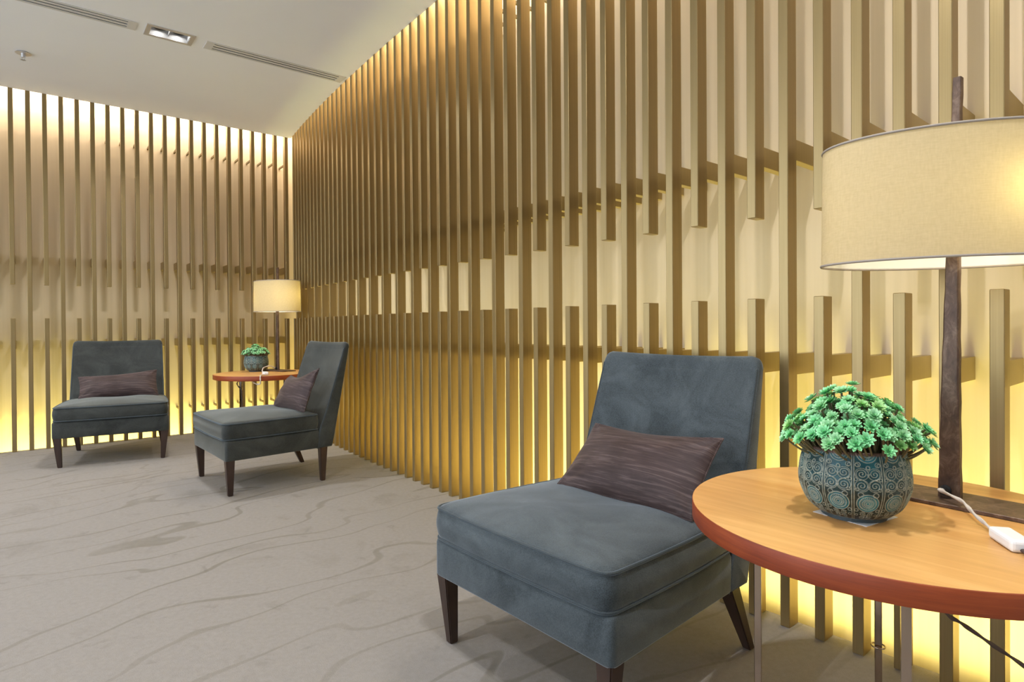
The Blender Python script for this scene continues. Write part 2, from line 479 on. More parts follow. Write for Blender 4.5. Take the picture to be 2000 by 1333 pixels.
bw = link('added_wall_back', bm_mesh('added_wall_back', box_bm(-1.4, -1.75, 0.0, 3.25, -1.65, ZC), plain('taupe_paint', (0.42, 0.38, 0.33), 0.8))); set_props(bw, kind='structure')  # unseen wall added to keep world light off the slat sides
sw_ = link('added_wall_side', bm_mesh('added_wall_side', box_bm(3.15, -1.65, 0.0, 3.25, 0.2, ZC), bpy.data.materials['taupe_paint'])); set_props(sw_, kind='structure')  # unseen wall added to close the right side against world light
# floor trough and cove lid
def band(name, o1, o2, z0, z1, mat):
    Ra, Pa, La = outline(o1); Rb, Pb, Lb = outline(o2)
    a = Ra + [Pa, La]; b = Rb + [Pb, Lb]
    pts = [(p.x, p.y) for p in a] + [(p.x, p.y) for p in b[::-1]]
    return link(name, prism_ngon(name, pts, z0, z1, mat))
set_props(band('trim_1', SD+0.003, OFF-0.001, ZBOT-0.02, ZBOT, M_trough), kind='structure')
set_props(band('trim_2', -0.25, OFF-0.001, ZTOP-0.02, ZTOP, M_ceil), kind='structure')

# slats: shared meshes, origin at the front corner on the floor line
def slat_mesh(name, z0, z1):
    return bm_mesh(name, box_bm(0, 0, z0, SW, SD, z1, 0.0015, 1), M_slat)
ME = dict(long=slat_mesh('slat_long', 0.0, 2.70), low=slat_mesh('slat_low', 0.0, ZLT), up=slat_mesh('slat_up', ZUB, 2.70),
          br=bm_mesh('bracket', box_bm(0.001, SD, -0.031, SW-0.001, OFF-0.0005, 0.031, 0.0008, 1), M_slat),
          pin=bm_mesh('pin', box_bm(0.008, SD, -0.008, SW-0.008, OFF-0.0005, 0.008, 0.001, 1), plain('matte_bronze', (0.20, 0.14, 0.07), 0.9)))
BR = {'long': (0.776, 1.416), 'low': (0.776,), 'up': (1.416,)}
PN = {'long': (0.215, 2.40), 'low': (0.215,), 'up': (2.40,)}
def place_slats(parent, i, p, w_, n_, flip):
    kinds = ('long',) if i % 2 else ('low', 'up')
    for k in kinds:
        s = link('slat', ME[k], parent)
        m = Matrix(((w_.x, n_.x, 0, p.x), (w_.y, n_.y, 0, p.y), (0, 0, 1, 0), (0, 0, 0, 1)))
        s.matrix_local = m
        for z in BR[k]: link('bracket', ME['br'], s, (0, 0, z))
        for z in (PN[k] if parent is wall_left else [q for q in PN[k] if q > 1]): link('fixing_pin', ME['pin'], s, (0, 0, z))
for i in range(-7, 53):
    p, w_, n_ = rframe(i)
    place_slats(wall_right, i, p, w_, n_, False)
for i in range(-28, 21):
    place_slats(wall_left, i, lpt(i), lw, ln, False)

# LED strips: lights in the floor trough and the ceiling cove
def led(a, b, z, up, wpm, col, n_, tilt=0.0, spread=None):
    L = (b-a).length; ld = bpy.data.lights.new('led_strip_light', 'AREA'); ld.shape = 'RECTANGLE'
    ld.size = L; ld.size_y = 0.03; ld.spread = math.radians(spread or (52 if up else 150)); ld.energy = wpm*L; ld.color = col
    o = bpy.data.objects.new('led_strip_light', ld); C.objects.link(o)
    x = Vector((b.x-a.x, b.y-a.y, 0)).normalized()
    zdir = Vector((-n_.x*tilt, -n_.y*tilt, -1.0 if up else 1.0)).normalized()  # local +z, light shines along -z
    x = (x - zdir*x.dot(zdir)).normalized(); y = zdir.cross(x)
    m = Matrix((x, y, zdir)).transposed().to_4x4(); mid = (a+b)/2; m.translation = (mid.x, mid.y, z); o.matrix_world = m
for (off, z, up, wpm, col) in ((SD+0.022, ZBOT+0.015, True, FLOOR_W, FLOOR_C), (0.110, ZTOP-0.035, False, COVE_W, COVE_C)):
    Ro, Po, Lo = outline(off); pts = Ro + [Po]
    idx = list(range(0, len(pts), 8)) + [len(pts)-1]
    for a, b in zip(idx[:-1], idx[1:]):
        if b > a: led(pts[a], pts[b], z, up, wpm, col, rframe((a+b)//2-16)[2], 0.15 if up else 0.35)
    for t0, t1 in ((0.30, 0.65), (0.65, 0.99)):
        led(Lo.lerp(Po, t0), Lo.lerp(Po, t1), z, up, wpm, col, ln, 0.35, 100 if up else 150)

# ------------------------------------------------------------------ ceiling fittings
def to_fit(c, z=ZC): 
    m = Matrix(((CU.x, CV.x, 0, c[0]), (CU.y, CV.y, 0, c[1]), (0, 0, 1, z), (0, 0, 0, 1))); return m
def frame_bm(hl, hw, il, iw, z0, z1):
    bm = bmesh.new()
    def ring(a, b, z): return [bm.verts.new((i*a, j*b, z)) for i, j in ((-1,-1),(1,-1),(1,1),(-1,1))]
    o0, o1, i0, i1 = ring(hl, hw, z0), ring(hl, hw, z1), ring(il, iw, z0), ring(il, iw, z1)
    for k in range(4):
        j = (k+1) % 4
        bm.faces.new((o0[k], o0[j], i0[j], i0[k])); bm.faces.new((o1[k], o1[j], i1[j], i1[k]))
        bm.faces.new((o0[k], o0[j], o1[j], o1[k])); bm.faces.new((i0[k], i0[j], i1[j], i1[k]))
    return bm
dl_frame = bm_mesh('dl_frame', frame_bm(0.127, 0.080, 0.102, 0.055, -0.004, 0.010), M_silver)
dl_box = frame_bm(0.103, 0.056, 0.100, 0.053, 0.0, 0.075)
for z in (0.075,):
    v = [dl_box.verts.new((i*0.103, j*0.056, z)) for i, j in ((-1,-1),(1,-1),(1,1),(-1,1))]; dl_box.faces.new(v)
b_ = box_bm(-0.003, -0.053, 0.012, 0.003, 0.053, 0.074)
me_t = bm_mesh('tmp', b_); dl_box.from_mesh(me_t); bpy.data.meshes.remove(me_t)
dl_box = bm_mesh('dl_box', dl_box, M_refl)
def ring_lamp():
    n = 28; vs = []; fs = []
    prof = [(0.037, 0.042), (0.042, 0.030), (0.047, 0.034), (0.047, 0.050), (0.037, 0.060)]
    for k in range(n):
        a = 2*PI*k/n
        for r, z in prof: vs.append((r*math.cos(a), r*math.sin(a), z))
    m = len(prof)
    for k in range(n):
        j = (k+1) % n
        for q in range(m): fs.append((k*m+q, j*m+q, j*m+(q+1) % m, k*m+(q+1) % m))
    return mesh_from('dl_ring', vs, fs, [M_black], True)
dl_ring = ring_lamp()
dl_lens = bm_mesh('dl_lens', cyl_bm(0.037, 0.037, 0.040, 0.044, 28), M_lamp)
DLAB = ['recessed twin downlight in silver frame on the white ceiling',
        'twin downlight in the ceiling above the near chair', 'twin downlight in the ceiling left of the frame',
        'added unseen twin downlight in the ceiling above the open carpet', 'added unseen twin downlight in the ceiling at the rear left']
for k, (c, vis) in enumerate(DL):
    t = empty('ceiling_downlight', (0, 0, 0)); t.matrix_world = to_fit(c)
    set_props(t, DLAB[k], 'downlight', 'recessed twin downlights')
    link('frame', dl_frame, t); link('housing', dl_box, t)
    for sx in (-1, 1):
        lp = link('lamp', dl_ring, t, (sx*0.051, 0, 0)); link('lens', dl_lens, lp)
        ld = bpy.data.lights.new('downlight_beam', 'SPOT'); ld.energy = SPOT_W; ld.color = (0.96, 0.98, 1.0)
        ld.spot_size = math.radians(150); ld.spot_blend = 0.9; ld.shadow_soft_size = 0.018
        lo = bpy.data.objects.new('downlight_beam', ld); C.objects.link(lo); lo.parent = t; lo.location = (sx*0.051, 0, 0.0)

def vent(c, hl, label):
    t = empty('ceiling_air_vent', (0, 0, 0)); t.matrix_world = to_fit(c); set_props(t, label, 'vent', 'linear ceiling vents')
    link('frame', bm_mesh('vf', frame_bm(hl+0.045, 0.058, hl, 0.042, -0.003, 0.0015), M_vent), t)
    for y in (-0.0178, 0.0178):
        link('slat', bm_mesh('vs', box_bm(-hl, y-0.0105, -0.002, hl, y+0.0105, 0.0015), M_vent), t)
    bm = box_bm(-hl, -0.043, 0.055, hl, 0.043, 0.075)
    link('duct', bm_mesh('vd', bm, M_dark), t)
    link('duct', bm_mesh('vd2', frame_bm(hl+0.0015, 0.0437, hl-0.002, 0.0425, 0.0016, 0.075), M_dark), t)
vent(VC2, 0.40, 'long white slot vent right of the downlight, ending at the slats')
vent(VC1, 0.548, 'long white slot vent left of the downlight, cut by the frame')

t = empty('fire_sprinkler', (-3.076, 3.846, ZC)); set_props(t, 'small chrome sprinkler head hanging from the white ceiling at left', 'sprinkler')
link('escutcheon', bm_mesh('se', cyl_bm(0.043, 0.036, -0.006, 0.0, 28, 0.0015), M_silver), t)
link('stem', bm_mesh('ss', cyl_bm(0.009, 0.012, -0.030, -0.006, 16), M_silver), t)
bm = bmesh.new(); c0 = bm.verts.new((0, 0, -0.0445)); ringv = []
for k in range(32):
    a = 2*PI*k/32; r = 0.019 if k % 2 else 0.012
    ringv.append(bm.verts.new((r*math.cos(a), r*math.sin(a), -0.046)))
for k in range(32): bm.faces.new((c0, ringv[k], ringv[(k+1) % 32]))
bmesh.ops.solidify(bm, geom=bm.faces[:], thickness=0.0015)
link('deflector', bm_mesh('sd', bm, M_silver), t)
for s_ in (-1, 1):
    vs, fs = tube(catmull([(s_*0.009, 0, -0.014), (s_*0.013, 0, -0.024), (s_*0.010, 0, -0.036), (s_*0.002, 0, -0.045)], 4), 0.002, 6)
    link('frame_arm', mesh_from('sa', vs, fs, [M_silver], True), t)

# ------------------------------------------------------------------ slipper chairs
def rounded_trap(xf, xb, yf, yb, r, per=10, bow=0.0):
    """closed outline, counter clockwise, of a trapezoid with rounded corners"""
    cor = [(-xf, yf), (xf, yf), (xb, yb), (-xb, yb)]; out = []
    for k in range(4):
        p = Vector(cor[k]); a = Vector(cor[k-1]); b = Vector(cor[(k+1) % 4])
        rr = r[k] if isinstance(r, (list, tuple)) else r
        d1 = (a-p).normalized(); d2 = (b-p).normalized()
        for q in range(per+1):
            t = q/per; s = p + d1*rr*(1-t)**2 + d2*rr*t**2
            out.append(s)
        # extra points along the edge
        e0 = out[-1]; nxt = Vector(cor[(k+1) % 4]); rn = r[(k+1) % 4] if isinstance(r, (list, tuple)) else r
        e1 = nxt + (p-nxt).normalized()*rn
        mid = (e0+e1)/2; nrm = Vector(((e1-e0).y, -(e1-e0).x)).normalized()
        for q in range(1, 12):
            t = q/12; out.append(e0.lerp(e1, t) + nrm*bow*math.sin(PI*t))
    return out

def shell(rings, mat, name, cap=True):
    n = len(rings[0]); vs = [v for r_ in rings for v in r_]; fs = []
    for i in range(len(rings)-1):
        for k in range(n):
            j = (k+1) % n; fs.append((i*n+k, i*n+j, (i+1)*n+j, (i+1)*n+k))
    if cap: fs.append(tuple(range(n))[::-1]); fs.append(tuple((len(rings)-1)*n+k for k in range(n)))
    return mesh_from(name, vs, fs, [mat], True)

def chair_meshes(mv):
    D = {}
    # upholstered frame
    o_ = rounded_trap(0.327, 0.296, -0.030, 0.49, [0.020, 0.020, 0.006, 0.006], 5)
    cen = Vector((0, 0.23))
    def ring(z, inset): return [Vector((*(cen + (p-cen)*(1-inset/ max((p-cen).length, .1))), z)) for p in o_]
    D['frame'] = shell([ring(0.190, 0.012), ring(0.191, 0.004), ring(0.196, 0.0), ring(0.285, 0.0), ring(0.295, 0.004), ring(0.299, 0.014)], mv, 'seat_frame')
    # seat cushion
    o2 = rounded_trap(0.324, 0.298, -0.038, 0.487, [0.045, 0.045, 0.02, 0.02], 8, 0.006)
    cen = Vector((0, 0.225)); rings = []
    rnd = random.Random(4)
    def r2(z, s, dome=0.0):
        out = []
        for p in o2:
            q = cen + (p-cen)*s
            wav = 0.0035*math.sin(q.x*17+1.3)*math.sin(q.y*13+0.4)*(1 if dome > 0 else 0)
            out.append(Vector((q.x, q.y, z+dome+wav)))
        return out
    rings += [r2(0.303, 0.02), r2(0.301, 0.5), r2(0.299, 0.9), r2(0.300, 0.965), r2(0.3035, 0.990)]
    for k in range(1, 8):
        t = k/8; rings.append(r2(0.3035+0.080*t, 0.990+0.020*math.sin(PI*t)))
    rings += [r2(0.3835, 0.990), r2(0.388, 0.975)]
    for s in (0.94, 0.88, 0.8, 0.7, 0.58, 0.45, 0.3, 0.15, 0.03):
        d = 1-((s)**2.6); rings.append(r2(0.389, s, 0.024*d))
    D['cushion'] = shell(rings, mv, 'seat_cushion')
    for z, nm in ((0.3845, 'p1'), (0.3025, 'p2')):
        vs, fs = tube([(*(cen+(p-cen)*0.9925), z) for p in o2], 0.0042, 6, True); D[nm] = mesh_from('piping', vs, fs, [M_piping], True)
    # backrest: closed side profile lofted across the width
    front = [(0.478, 0.188), (0.482, 0.24), (0.497, 0.30), (0.520, 0.36), (0.545, 0.43), (0.571, 0.51), (0.597, 0.59), (0.622, 0.67), (0.642, 0.73), (0.652, 0.765)]
    top = [(0.656, 0.787), (0.664, 0.801), (0.675, 0.806), (0.686, 0.803), (0.692, 0.793)]
    rear = [(0.688, 0.765), (0.672, 0.68), (0.652, 0.58), (0.632, 0.48), (0.612, 0.38), (0.594, 0.29), (0.580, 0.22), (0.571, 0.190)]
    prof = [Vector(p) for p in catmull2(front)] + [Vector(p) for p in top] + [Vector(p) for p in catmull2(rear)]
    npf = len(catmull2(front))
    def halfw(z): return 0.298 - 0.012*min(1, max(0, (z-0.30)/0.5))
    us = [-1, -0.995, -0.98, -0.955, -0.9, -0.8, -0.65, -0.45, -0.22, 0, 0.22, 0.45, 0.65, 0.8, 0.9, 0.955, 0.98, 0.995, 1]
    rings = []
    cenp = sum((p for p in prof), Vector((0, 0)))/len(prof)
    for u in us:
        e = max(0.0, (abs(u)-0.955)/0.045); ins = 0.010*(1-math.sqrt(max(0, 1-e*e)))
        out = []
        for k, p in enumerate(prof):
            # nearest inward direction: towards the profile centreline at the same height
            cy = 0.53 + (p.y-0.19)*0.235
            dy = math.copysign(min(abs(cy-p.x), ins), cy-p.x)
            y = p.x + dy; z = p.y - (ins if p.y > 0.79 else 0) + (ins if p.y < 0.192 else 0)
            if k < npf+2:
                hz = min(1, max(0, (p.y-0.33)/0.2)); y += 0.016*(1-u*u)*hz*(1.0 if k < npf else 0.5)
            if p.y > 0.76: z -= 0.006*(1-u*u)*1.0
            cr = 0.018*max(0, (abs(u)-0.9)/0.1)**2 if p.y > 0.785 else 0
            out.append(Vector((u*halfw(p.y), y, z-cr)))
        rings.append(out)
    D['back'] = shell(rings, mv, 'backrest')
    for s_ in (-1, 1):
        pts = [(s_*(halfw(p.y)-0.0065), p.x+0.0035, p.y - (0.018 if p.y > 0.785 else 0)) for p in prof[:npf+1]]
        vs, fs = tube(pts, 0.0035, 6); D['bp%d' % s_] = mesh_from('piping', vs, fs, [M_piping], True)
    return D

def catmull2(pts):
    return [(p.x, p.y) for p in catmull([(a, b, 0) for a, b in pts], 3)]

CM = {M_velvet: chair_meshes(M_velvet), M_velvet2: chair_meshes(M_velvet2)}
def make_chair(loc, yaw, label, mv, rl, rr):
    t = empty('slipper_chair', (*loc, 0), yaw)
    set_props(t, label, 'chair', 'armless velvet slipper chairs')
    D = CM[mv]
    link('seat_frame', D['frame'], t)
    cu = link('seat_cushion', D['cushion'], t); link('piping', D['p1'], cu); link('piping', D['p2'], cu)
    bk = link('backrest', D['back'], t); link('piping', D['bp-1'], bk); link('piping', D['bp1'], bk)
    for s_ in (-1, 1):
        link('leg', bm_mesh('leg', taper_bm((s_*0.287, 0.002, 0), 0.0125, (s_*0.300, -0.004, 0.196), 0.0225), M_leg), t)
    for s_, b in ((-1, rl), (1, rr)):
        link('leg', bm_mesh('leg', taper_bm((b[0], b[1], 0), 0.0125, (s_*0.262, 0.525, 0.196), 0.0225), M_leg), t)
    return t
D2R = math.radians
ch1 = make_chair((-2.666, 4.04), D2R(29.5), 'dark grey-green velvet slipper chair facing out from the far left slats', M_velvet2, (-0.252, 0.615), (0.285, 0.565))
ch2 = make_chair((-1.6925, 3.434), D2R(-49.3), 'dark grey velvet slipper chair seen side-on in front of the far round table', M_velvet2, (-0.252, 0.604), (0.300, 0.507))
ch3 = make_chair((0.009, 1.498), D2R(-49.5), 'large blue-grey velvet slipper chair in the foreground beside the near table', M_velvet, (-0.275, 0.60), (0.282, 0.601))

# ------------------------------------------------------------------ throw pillows
def pillow(loc, yaw, corners, thick, label, seed, pin=0.10):
    """corners BL, BR, TR, TL in the chair's local frame"""
    BL, BRc, TR, TL = [Vector(c) for c in corners]
    t = bpy.data.objects.new('throw_pillow', None)
    nu, nv = 44, 26; rnd = random.Random(seed); ph = [rnd.uniform(0, 6) for _ in range(8)]
    nrm = ((BRc-BL).cross(TL-BL)).normalized()       # towards the sitter
    c0 = (BL+BRc+TR+TL)/4
    vs = []; idx = {}
    for side in (0, 1):
        for j in range(nv+1):
            for i in range(nu+1):
                edge = i in (0, nu) or j in (0, nv)
                if side and edge: idx[(side, i, j)] = idx[(0, i, j)]; continue
                u = -math.cos(PI*i/nu)*0.5+0.5 if True else i/nu; v = -math.cos(PI*j/nv)*0.5+0.5
                a, b = 2*u-1, 2*v-1
                # pinched sides: edges pulled in between the corners
                uu = 0.5+0.5*a*(1-0.045*(1-b*b)); vv = 0.5+0.5*b*(1-(pin if b > 0 else 0.06)*(1-a*a)**1.3)
                p = BL*(1-uu)*(1-vv)+BRc*uu*(1-vv)+TR*uu*vv+TL*(1-uu)*vv
                th = thick*((1-a**4)*(1-b**4))**0.5*(0.55+0.45*(1-a*a)*(1-b*b))
                # creases gathering at the corners
                cr = 0.0
                for q in range(4):
                    ca, cb = ((-1,-1),(1,-1),(1,1),(-1,1))[q]
                    d = math.hypot(a-ca, (b-cb)*0.6); ang = math.atan2(b-cb, a-ca)
                    cr += math.exp(-(d/0.42)**2)*math.sin(ang*11+ph[q])*0.0045*min(1, d/0.12)
                cr += 0.0018*math.sin(b*9+a*3+ph[4])*math.sin(a*4+ph[5])
                sgn = 1 if side == 0 else -1
                idx[(side, i, j)] = len(vs); vs.append(p + nrm*(th*sgn*(0.62 if sgn > 0 else 0.38)*1.0 + (cr if not edge else 0)))
    fs = []
    for side in (0, 1):
        for j in range(nv):
            for i in range(nu):
                q = [idx[(side, i, j)], idx[(side, i+1, j)], idx[(side, i+1, j+1)], idx[(side, i, j+1)]]
                fs.append(q if side == 0 else q[::-1])
    ox = Vector((c0.x, c0.y, min(BL.z, BRc.z)))
    ex = (BRc-BL).normalized(); ez = nrm.cross(ex) * -1
    ez = ex.cross(nrm) * -1
    if ez.z < 0: ez = -ez
    ey = ez.cross(ex)
    Rm = Matrix((ex, ey, ez)).transposed()           # local -> chair
    Ri = Rm.transposed()
    me = mesh_from('throw_pillow', [Ri @ (v-ox) for v in vs], fs, [M_pillow], True)
    bpy.data.objects.remove(t)
    o = link('throw_pillow', me)
    seam = [vs[idx[(0, i, 0)]] for i in range(nu)] + [vs[idx[(0, nu, j)]] for j in range(nv)] + \
           [vs[idx[(0, i, nv)]] for i in range(nu, 0, -1)] + [vs[idx[(0, 0, j)]] for j in range(nv, 0, -1)]
    sv, sf = tube([Ri @ (v-ox) for v in seam], 0.0022, 5, True)
    link('seam', mesh_from('seam', sv, sf, [M_pillow], True), o)
    mw = Matrix.Translation((*loc, 0)) @ Matrix.Rotation(yaw, 4, 'Z')
    o.matrix_world = mw @ Matrix.Translation(ox) @ Rm.to_4x4()
    set_props(o, label, 'pillow', 'plum brown lumbar pillows')
    return o
pillow((-2.666, 4.04), D2R(29.5), [(-0.222, 0.34, 0.404), (0.262, 0.34, 0.402), (0.250, 0.472, 0.582), (-0.236, 0.472, 0.548)], 0.085,
       'long plum-brown velvet pillow on the far left chair, its right corner peaking', 1, 0.16)
pillow((-1.6925, 3.434), D2R(-49.3), [(-0.12, 0.375, 0.404), (0.30, 0.400, 0.408), (0.285, 0.500, 0.655), (-0.12, 0.485, 0.590)], 0.095,
       'crumpled plum-brown velvet pillow standing on the side-on chair by the far table', 2, 0.34)
pillow((0.009, 1.498), D2R(-49.5), [(-0.200, 0.335, 0.404), (0.268, 0.350, 0.402), (0.270, 0.495, 0.592), (-0.185, 0.500, 0.578)], 0.090,
       'plum-brown striated velvet pillow leaning in the large foreground chair', 3, 0.15)

# ------------------------------------------------------------------ round side tables
HT, RT, TT = 0.53, 0.37, 0.037
def disc_mesh():
    bm = cyl_bm(RT-0.0012, RT-0.0012, HT-TT+0.0005, HT, 96); 
    bmesh.ops.translate(bm, vec=(0, 0, 0), verts=bm.verts[:]); return bm_mesh('tabletop', bm, M_top)
def edge_mesh():
    n = 96; vs, fs = [], []
    prof = [(RT-0.0012, HT-0.0004), (RT-0.0005, HT-0.0006), (RT, HT-0.002), (RT, HT-TT+0.002), (RT-0.0012, HT-TT)]
    for k in range(n):
        a = 2*PI*k/n
        for r, z in prof: vs.append((r*math.cos(a), r*math.sin(a), z))
    m = len(prof)
    for k in range(n):
        j = (k+1) % n
        for q in range(m-1): fs.append((k*m+q, k*m+q+1, j*m+q+1, j*m+q))
    return mesh_from('edge_band', vs, fs, [M_edge], True)
TM = (disc_mesh(), edge_mesh())
leg_me = bm_mesh('table_leg', box_bm(-0.0072, -0.0072, 0.0, 0.0072, 0.0072, HT-TT, 0.0012, 1), M_chrome)
plate_me = bm_mesh('leg_plate', box_bm(-0.03, -0.03, HT-TT-0.004, 0.03, 0.03, HT-TT+0.0004, 0.001, 1), M_chrome)
def table(c, a0, label):
    t = empty('round_side_table', (*c, 0)); set_props(t, label, 'table', 'round side tables')
    link('tabletop', TM[0], t); link('edge_band', TM[1], t)
    for k in range(4):
        a = a0 + k*PI/2
        lg = link('leg', leg_me, t, (0.24*math.cos(a), 0.24*math.sin(a), 0), (0, 0, a)); link('mounting_plate', plate_me, lg)
    return t
NT = Vector((0.736, 1.185)); FT = Vector((-2.0, 4.88))
tn = table(NT, D2R(153.5), 'large near round honey-wood side table with red edge at right')
tf = table(FT, D2R(160), 'small far round honey-wood side table in the slatted corner')
# thin clamp ring on one leg of the near table
a = D2R(63.5)
vs, fs = tube([(0.24*math.cos(a)+0.014*math.cos(q), 0.24*math.sin(a)+0.014*math.sin(q), 0.150) for q in [2*PI*k/20 for k in range(20)]], 0.0018, 6, True)
link('clamp_ring', mesh_from('clamp_ring', vs, fs, [M_chrome], True), tn)

# ------------------------------------------------------------------ lamps
def lamp(c, ax, label, bw_=1.0, a=0.248, b=0.154, srot=0.0, soff=(0, 0), bulbs=((0.12, 0),), extra=None):
    t = empty('table_lamp', (c[0], c[1], HT), ax); set_props(t, label, 'lamp', 'table lamps with oval shades')
    link('base_plate', bm_mesh('base_plate', box_bm(-0.168, -0.062, 0.0003, 0.168, 0.062, 0.008, 0.001, 1), M_rust), t)
    # tapered flat pole, slightly bowed
    rings = []; n = 26
    for k in range(n+1):
        s = k/n; z = 0.008 + s*0.856
        hw = 0.0195 - 0.0080*min(1, s/0.55) - 0.0045*max(0, (s-0.55)/0.45); hd = 0.009
        cx = 0.015*s**1.6 - 0.001
        j = 0.0006*math.sin(k*2.3)
        rings.append([Vector((cx+i_*(hw+j), j_*hd, z)) for i_, j_ in ((-1, -0.75), (-0.8, -1), (0.8, -1), (1, -0.75), (1, 0.75), (0.8, 1), (-0.8, 1), (-1, 0.75))])
    pm = shell(rings, M_rust, 'pole')
    for p in pm.polygons: p.use_smooth = False
    link('pole', pm, t)
    # shade: open oval drum with lining and trim
    z0, z1 = 0.495, 0.748; m = 96; th = 0.002
    def oval(a_, b_, z): return [Vector((a_*math.cos(2*PI*k/m), b_*math.sin(2*PI*k/m), z)) for k in range(m)]
    sc = 0.985
    sh = shell([oval(a, b, z0), oval(a*(1+sc)/2, b*(1+sc)/2, (z0+z1)/2), oval(a*sc, b*sc, z1)], M_shade, 'lamp_shade', cap=False)
    so = link('lamp_shade', sh, t, (soff[0], soff[1], 0), (0, 0, srot))
    for z, s in ((z0, 1.0), (z1, sc)):
        vs, fs = tube(oval(a*s, b*s, z), lambda i, an: 0.0028, 6, True); link('trim_ring', mesh_from('trim_ring', vs, fs, [M_trim], True), so)
    # spider frame and bulbs
    vs, fs = tube([(-a*sc, 0, z1-0.03), (a*sc, 0, z1-0.03)], 0.002, 6); link('spider', mesh_from('spider', vs, fs, [M_silver], True), so)
    for bx, by in bulbs:
        bm = bmesh.new(); bmesh.ops.create_uvsphere(bm, u_segments=20, v_segments=12, radius=0.026)
        bmesh.ops.scale(bm, vec=(1, 1, 1.25), verts=bm.verts[:])
        bo = link('bulb', bm_mesh('bulb', bm, M_bulb, True), t, (bx, by, 0.625))
        sk = link('socket', bm_mesh('socket', cyl_bm(0.014, 0.014, 0.026, 0.06, 16, 0.001), M_black), bo)
        vs, fs = tube([(0, 0, 0.06), (0, 0, 0.085), (-bx*0.5, -by*0.5, 0.11), (-bx*1.0, -by, 0.112)], 0.004, 6)
        link('bulb_arm', mesh_from('arm', vs, fs, [M_black], True), bo)
        ld = bpy.data.lights.new('bulb_light', 'POINT'); ld.energy = BULB_W*bw_; ld.color = (1.0, 0.88, 0.60); ld.shadow_soft_size = 0.032
        lo = bpy.data.objects.new('bulb_light', ld); C.objects.link(lo); lo.parent = t; lo.location = (bx, by, 0.625)
    return t
def braid(pts, r, mat, parent, name, world=True, per=14):
    P = catmull(pts, per)
    n = 10
    rf = lambda i, an: r*(1+0.28*math.cos(2*an - i*0.55))
    vs, fs = tube(P, rf, n)
    o = link(name, mesh_from(name, vs, fs, [mat], True))
    o.parent = parent; 
    if parent: o.matrix_parent_inverse = parent_world(parent).inverted()
    return o
def parent_world(o):
    m = Matrix.Translation(o.location) @ o.rotation_euler.to_matrix().to_4x4(); return m

LN = Vector((0.900, 1.245)); LF = Vector((-1.963, 5.075))
lmp_n = lamp(LN, D2R(-53), 'near table lamp with rusted flat pole and wide cream oval shade, cut by the frame', srot=D2R(36), soff=(-0.014, 0.05), bulbs=((0.125, 0.02),))
lmp_f = lamp(LF, D2R(-37), 'far table lamp with thin rusted pole and cream shade in the slatted corner', bw_=0.45, bulbs=((0.14, 0.02), (-0.14, -0.02)))
# grommet and cord, near lamp
def grommet(t, x, z, r=0.011):
    o = link('grommet', bm_mesh('grommet', cyl_bm(r, r*0.8, 0, 0.010, 20, 0.001), M_black), t, (x, -0.011, z), (PI/2, 0, 0)); return o
grommet(lmp_n, -0.006, 0.024); grommet(lmp_f, -0.004, 0.024)
d53 = Matrix.Rotation(D2R(-53), 3, 'Z')
def lw_n(x, y, z): v = d53 @ Vector((x, y, 0)); return (LN.x+v.x, LN.y+v.y, HT+z)
cord = braid([lw_n(-0.006, -0.018, 0.024), lw_n(-0.008, -0.034, 0.027), (0.868, 1.172, 0.552), (0.851, 1.120, 0.545), (0.837, 1.066, 0.538), (0.829, 1.032, 0.5365)], 0.0030, M_cord, lmp_n, 'cord')
sw = link('switch', bm_mesh('switch', box_bm(-0.017, -0.038, 0.0004, 0.017, 0.038, 0.021, 0.006, 3), M_white), cord)
swm = Matrix.Translation((0.818, 0.995, HT)) @ Matrix.Rotation(D2R(-15), 4, 'Z')
sw.matrix_world = swm
rk = link('rocker', bm_mesh('rocker', box_bm(-0.006, -0.012, 0.020, 0.006, 0.012, 0.024, 0.001, 2), M_white)); 
rk.parent = lmp_n; rk.matrix_parent_inverse = parent_world(lmp_n).inverted(); rk.matrix_world = swm
rk.name = 'switch_rocker'
# the cord goes on over the table's edge and back under the top towards the slats, shade put into its colour
braid([(0.806, 0.957, 0.5365), (0.80, 0.90, 0.5365), (0.805, 0.835, 0.5375), (0.812, 0.795, 0.528), (0.816, 0.786, 0.500), (0.826, 0.80, 0.470), (0.85, 0.90, 0.470), (0.848, 1.02, 0.478), (0.835, 1.10, 0.484), (0.80, 1.17, 0.482), (0.79, 1.21, 0.470), (0.80, 1.22, 0.40), (0.855, 1.20, 0.324), (0.890, 1.20, 0.299), (0.951, 1.20, 0.256), (1.012, 1.19, 0.213), (1.06, 1.15, 0.16), (1.08, 1.08, 0.06), (1.08, 1.02, 0.006)], 0.0036, M_shadedcord, lmp_n, 'shaded_cord')
# far lamp cord: from the grommet over the front edge, looped under the top, down a leg
d37 = Matrix.Rotation(D2R(-37), 3, 'Z')
def lw_f(x, y, z): v = d37 @ Vector((x, y, 0)); return (LF.x+v.x, LF.y+v.y, HT+z)
cf = braid([lw_f(-0.004, -0.020, 0.024), (-2.005, 5.02, 0.575), (-2.035, 4.97, 0.565), (-2.01, 4.88, 0.552), (-1.975, 4.80, 0.544), (-1.90, 4.70, 0.5365), (-1.885, 4.56, 0.5365), (-1.878, 4.523, 0.535), (-1.874, 4.508, 0.515), (-1.874, 4.508, 0.48), (-1.90, 4.53, 0.470), (-1.96, 4.60, 0.474), (-2.0, 4.66, 0.484)], 0.0042, M_cord, lmp_f, 'cord')
sf_ = link('switch', bm_mesh('switch', box_bm(-0.017, -0.035, 0.0004, 0.017, 0.035, 0.024, 0.006, 3), M_white), cf)
sf_.matrix_world = Matrix.Translation((-1.89, 4.64, HT+0.002)) @ Matrix.Rotation(D2R(35), 4, 'Z')
